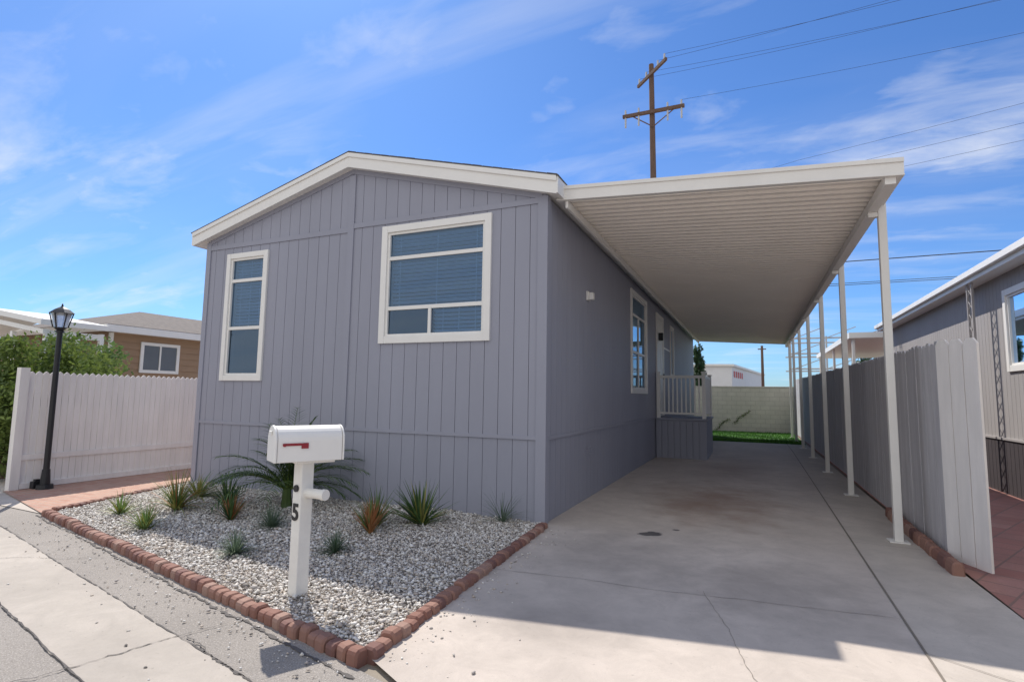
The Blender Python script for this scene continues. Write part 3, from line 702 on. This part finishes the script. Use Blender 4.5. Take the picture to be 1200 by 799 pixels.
W.obj('overhead_wires',M_wire)

# ------------------------------------------------------------ right neighbour
R_=empty('neighbor_mobile_home'); NW=lambda u,d,z:(6.15-d,u,z)
nw=(1.9,5.2,2.0,3.34)
mb=MB(); boards(mb,NW,-2,13.2,.9,lambda u:3.75,[ins(nw)],w=.15,g=.008,mi=0); boards(mb,NW,-2,13.2,-.04,lambda u:.885,w=.15,g=.012,mi=1,d1=.03)
boards(mb,NW,-2,13.2,-.04,lambda u:3.75,[ins(nw)],w=90,g=0,d0=-.02,d1=0,mi=2); mb.box(6.2,12,-2,-1.98,-.04,3.75,0); mb.box(6.2,12,13.18,13.2,-.04,3.75,0)
mb.box(6.10,6.14,-2,13.2,.885,.92,0)
mb.obj('walls',[M_nwall,M_nskirt,M_groove],R_)
mb=MB(); mb.add([(5.86,-2.3,3.80),(9.2,-2.3,4.6),(9.2,13.5,4.6),(5.86,13.5,3.80),(12.5,-2.3,3.80),(12.5,13.5,3.80)],[(0,1,2,3),(1,4,5,2)]); mb.obj('roof',M_white,R_)
mb=MB(); mb.box(5.84,5.87,-2.3,13.5,3.60,3.795); mb.box(5.875,6.13,-2.3,13.5,3.61,3.63); mb.box(5.77,5.838,-2.3,13.5,3.68,3.78); mb.obj('eave_and_gutter',M_white,R_,.005)
window('wide_window',R_,NW,*nw,hb=[],vb=[(3.5,0,9)],tw=.1,blinds=[(2.0,5.1,2.1,3.2)])
for k,yy in enumerate((5.75,12.2)):
    mb=MB()
    for dy in(0,.22): mb.box(5.875,5.91,yy+dy,yy+dy+.035,-.03,3.6)
    for i in range(15): mb.cyl((5.89,yy+.035,.15+i*.23),(5.89,yy+.22,.15+i*.23+.16),.008,n=5); mb.cyl((5.89,yy+.22,.15+i*.23),(5.89,yy+.035,.15+i*.23+.16),.008,n=5)
    mb.obj('scroll_post_%d'%(k+1),M_nwall,R_)
mb=MB(); mb.box(5.2,10,14.2,24,3.5,3.68)
for xx in(5.3,9.8):
    for yy in(14.4,19,23.8): mb.box(xx,xx+.08,yy,yy+.08,-.04,3.499)
mb.obj('patio_cover',M_white)

# ------------------------------------------------------------ left neighbour
Lh=empty('tan_house'); FL=lambda u,d,z:(-12.3+d,u,z)
mb=MB()
mb.box(-17.5,-12.3,2.1,16,-.04,3.0)
z=.3
while z<2.95:
    vs=[FL(2.1,.004,z+.165),FL(16,.004,z+.165),FL(16,.022,z),FL(2.1,.022,z),FL(2.1,.0,z),FL(16,.0,z)]
    mb.add(vs,[(0,3,2,1),(3,4,5,2)]); 
    vs=[(-17.5,2.1-.004,z+.165),(-12.3,2.1-.004,z+.165),(-12.3,2.1-.022,z),(-17.5,2.1-.022,z),(-17.5,2.1,z),(-12.3,2.1,z)]
    mb.add(vs,[(0,3,2,1),(3,4,5,2)]); z+=.17
mb.obj('lap_siding_walls',M_tan,Lh)
mb=MB(); mb.add([(-11.9,1.75,3.06),(-14.9,4.3,3.86),(-14.9,16.3,3.86),(-11.9,16.3,3.06),(-17.9,1.75,3.06),(-17.9,16.3,3.06)],[(0,1,2,3),(1,4,5,2),(0,4,1)])
mb.add([(-11.9,1.75,3.055),(-17.9,1.75,3.055),(-17.9,16.3,3.055),(-11.9,16.3,3.055)],[(0,1,2,3)])
mb.obj('roof_shingles',M_brownroof,Lh)
mb=MB(); mb.box(-11.93,-11.90,1.75,16.3,2.88,3.05); mb.box(-12.28,-11.935,1.8,16.3,2.90,2.92); mb.box(-12.29,-12.2,2.02,2.09,0,2.88)
mb.box(-17.9,-11.935,1.75,1.78,2.88,3.05)
lw=(2.8,3.85,1.92,2.72)
mbox(mb,FL,lw[0],lw[0]+.08,.023,.06,lw[2],lw[3]); mbox(mb,FL,lw[1]-.08,lw[1],.023,.06,lw[2],lw[3]); mbox(mb,FL,lw[0]+.08,lw[1]-.08,.023,.058,lw[2],lw[2]+.08); mbox(mb,FL,lw[0]+.08,lw[1]-.08,.023,.058,lw[3]-.08,lw[3]); mbox(mb,FL,3.30,3.34,.025,.055,lw[2]+.08,lw[3]-.08)
mb.obj('fascia_and_window_trim',M_white,Lh)
mb=MB(); mbox(mb,FL,lw[0]+.04,lw[1]-.04,.023,.035,lw[2]+.04,lw[3]-.04); mb.obj('window_pane',simple('grey_window_pane',(.14,.16,.18),.15,.05,bs=0),Lh)
mb=MB(); mbox(mb,lambda u,d,z:(u,2.1-d,z),-14.6,-13.6,.023,.05,0.2,2.5); mb.obj('porch_door',M_white,Lh)
A=empty('patio_awning'); mb=MB()
def gslab(xa,xb,za,zb,ya,yb,th):
    vs=[(xa,ya,za),(xb,ya,zb),(xb,yb,zb),(xa,yb,za),(xa,ya,za-th),(xb,ya,zb-th),(xb,yb,zb-th),(xa,yb,za-th)]
    mb.add(vs,[(0,1,2,3),(4,7,6,5),(0,4,5,1),(2,6,7,3),(0,3,7,4),(1,5,6,2)])
gslab(-17.0,-14.3,2.95,3.38,.35,1.72,.12); gslab(-14.3,-11.75,3.38,2.98,.35,1.72,.12)
for (xa,xb,za,zb) in((-16.9,-14.3,2.75,3.15),(-14.3,-11.85,3.15,2.77)): gslab(xa,xb,za,zb,.45,.53,.10)
for xx,yy in((-16.8,.5),(-15.3,.5),(-13.3,.5),(-11.95,.5),(-11.95,1.1),(-11.95,1.6)): mb.box(xx,xx+.09,yy,yy+.09,-.03,2.78)
mb.box(-11.95,-11.86,.6,1.6,2.62,2.76)
mb.obj('awning_frame',M_white,A)

# ------------------------------------------------------------ world
w_=bpy.data.worlds.new('World'); S.world=w_; w_.use_nodes=True; nt=w_.node_tree; bg=nt.nodes['Background']
SUN=Vector((-.607,.52,1)).normalized(); el=math.asin(SUN.z); 
sk=nt.nodes.new('ShaderNodeTexSky'); sk.sky_type='NISHITA'; sk.sun_disc=False; sk.sun_elevation=el; sk.sun_rotation=math.atan2(SUN.x,SUN.y)
sk.air_density=1.0; sk.dust_density=.4; sk.ozone_density=2.0
tc=nt.nodes.new('ShaderNodeTexCoord'); sx=nt.nodes.new('ShaderNodeSeparateXYZ'); nt.links.new(tc.outputs['Generated'],sx.inputs[0])
zm=nt.nodes.new('ShaderNodeMath'); zm.operation='MAXIMUM'; nt.links.new(sx.outputs[2],zm.inputs[0]); zm.inputs[1].default_value=.0
za=nt.nodes.new('ShaderNodeMath'); za.operation='ADD'; nt.links.new(zm.outputs[0],za.inputs[0]); za.inputs[1].default_value=.18
dv=nt.nodes.new('ShaderNodeVectorMath'); dv.operation='DIVIDE'; nt.links.new(tc.outputs['Generated'],dv.inputs[0])
cb=nt.nodes.new('ShaderNodeCombineXYZ'); 
for i in range(3): nt.links.new(za.outputs[0],cb.inputs[i])
nt.links.new(cb.outputs[0],dv.inputs[1])
def cl(loc,rot,sc,scale,det,rgh,dist,a,b):
    mp=nt.nodes.new('ShaderNodeMapping'); mp.inputs['Location'].default_value=loc; mp.inputs['Rotation'].default_value=(0,0,rot); mp.inputs['Scale'].default_value=sc
    nt.links.new(dv.outputs[0],mp.inputs[0]); n=nt.nodes.new('ShaderNodeTexNoise'); n.inputs['Scale'].default_value=scale; n.inputs['Detail'].default_value=det; n.inputs['Roughness'].default_value=rgh; n.inputs['Distortion'].default_value=dist
    nt.links.new(mp.outputs[0],n.inputs['Vector']); return mrange(nt,n.outputs['Fac'],a,b)
def mth(op,a,b_):
    n=nt.nodes.new('ShaderNodeMath'); n.operation=op; n.use_clamp=(op!='MULTIPLY')
    for i,v in enumerate((a,b_)):
        if isinstance(v,(int,float)): n.inputs[i].default_value=v
        else: nt.links.new(v,n.inputs[i])
    return n.outputs[0]
c1=cl((3,1,0),.35,(.9,2.4,0.01),1.6,8,.6,.5,.50,.80)
c2=cl((7,4,0),-.25,(.6,1.4,0.01),1.2,5,.5,.3,.42,.68)
c4=cl((1,9,0),.9,(1.2,2.0,0.01),2.6,7,.55,.3,.58,.80)
c5=cl((4,2,0),.15,(.35,2.6,0.01),1.3,7,.55,.2,.50,.78)
back=mrange(nt,mth('MULTIPLY',sx.outputs[1],-1.0),.0,.55)  # added cloud bank in the unseen sky behind the camera, brightens the front wall
mask=mth('ADD',mth('MULTIPLY',c1,c2),mth('MULTIPLY',c4,.4))
mask=mth('ADD',mask,mth('MULTIPLY',c5,.38))
mask=mth('ADD',mask,mth('MULTIPLY',c2,.08))
mask=mth('MULTIPLY',mask,.8)
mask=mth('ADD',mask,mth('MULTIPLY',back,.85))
tint=mixc(nt,1.0,sk.outputs[0],(.44,.69,1.04),'MULTIPLY')
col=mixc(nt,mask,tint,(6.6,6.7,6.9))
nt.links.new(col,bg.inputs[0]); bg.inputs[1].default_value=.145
sl=bpy.data.lights.new('sun','SUN'); sl.energy=5.0; sl.angle=math.radians(.5); sl.color=(1,.94,.85)
so=bpy.data.objects.new('sun',sl); S.collection.objects.link(so); so.rotation_euler=SUN.to_track_quat('Z','Y').to_euler()

# ------------------------------------------------------------ camera
f_,yaw,pt,rl,cx,cy=635.4,.4173,.0990,.0160,2.2936,-6.1670
fw=Vector((-math.sin(yaw)*math.cos(pt),math.cos(yaw)*math.cos(pt),math.sin(pt)))
r0=Vector((math.cos(yaw),math.sin(yaw),0)); u0=r0.cross(fw)
Rv=math.cos(rl)*r0+math.sin(rl)*u0; Uv=-math.sin(rl)*r0+math.cos(rl)*u0
cd=bpy.data.cameras.new('camera'); cd.sensor_width=36; cd.lens=f_/1200*36; cd.clip_end=2000; cd.clip_start=.05
co=bpy.data.objects.new('camera',cd); S.collection.objects.link(co)
m=Matrix.Identity(4)
for i in range(3): m[i][0]=Rv[i]; m[i][1]=Uv[i]; m[i][2]=-fw[i]
m[0][3],m[1][3],m[2][3]=cx,cy,1.5
co.matrix_world=m; S.camera=co
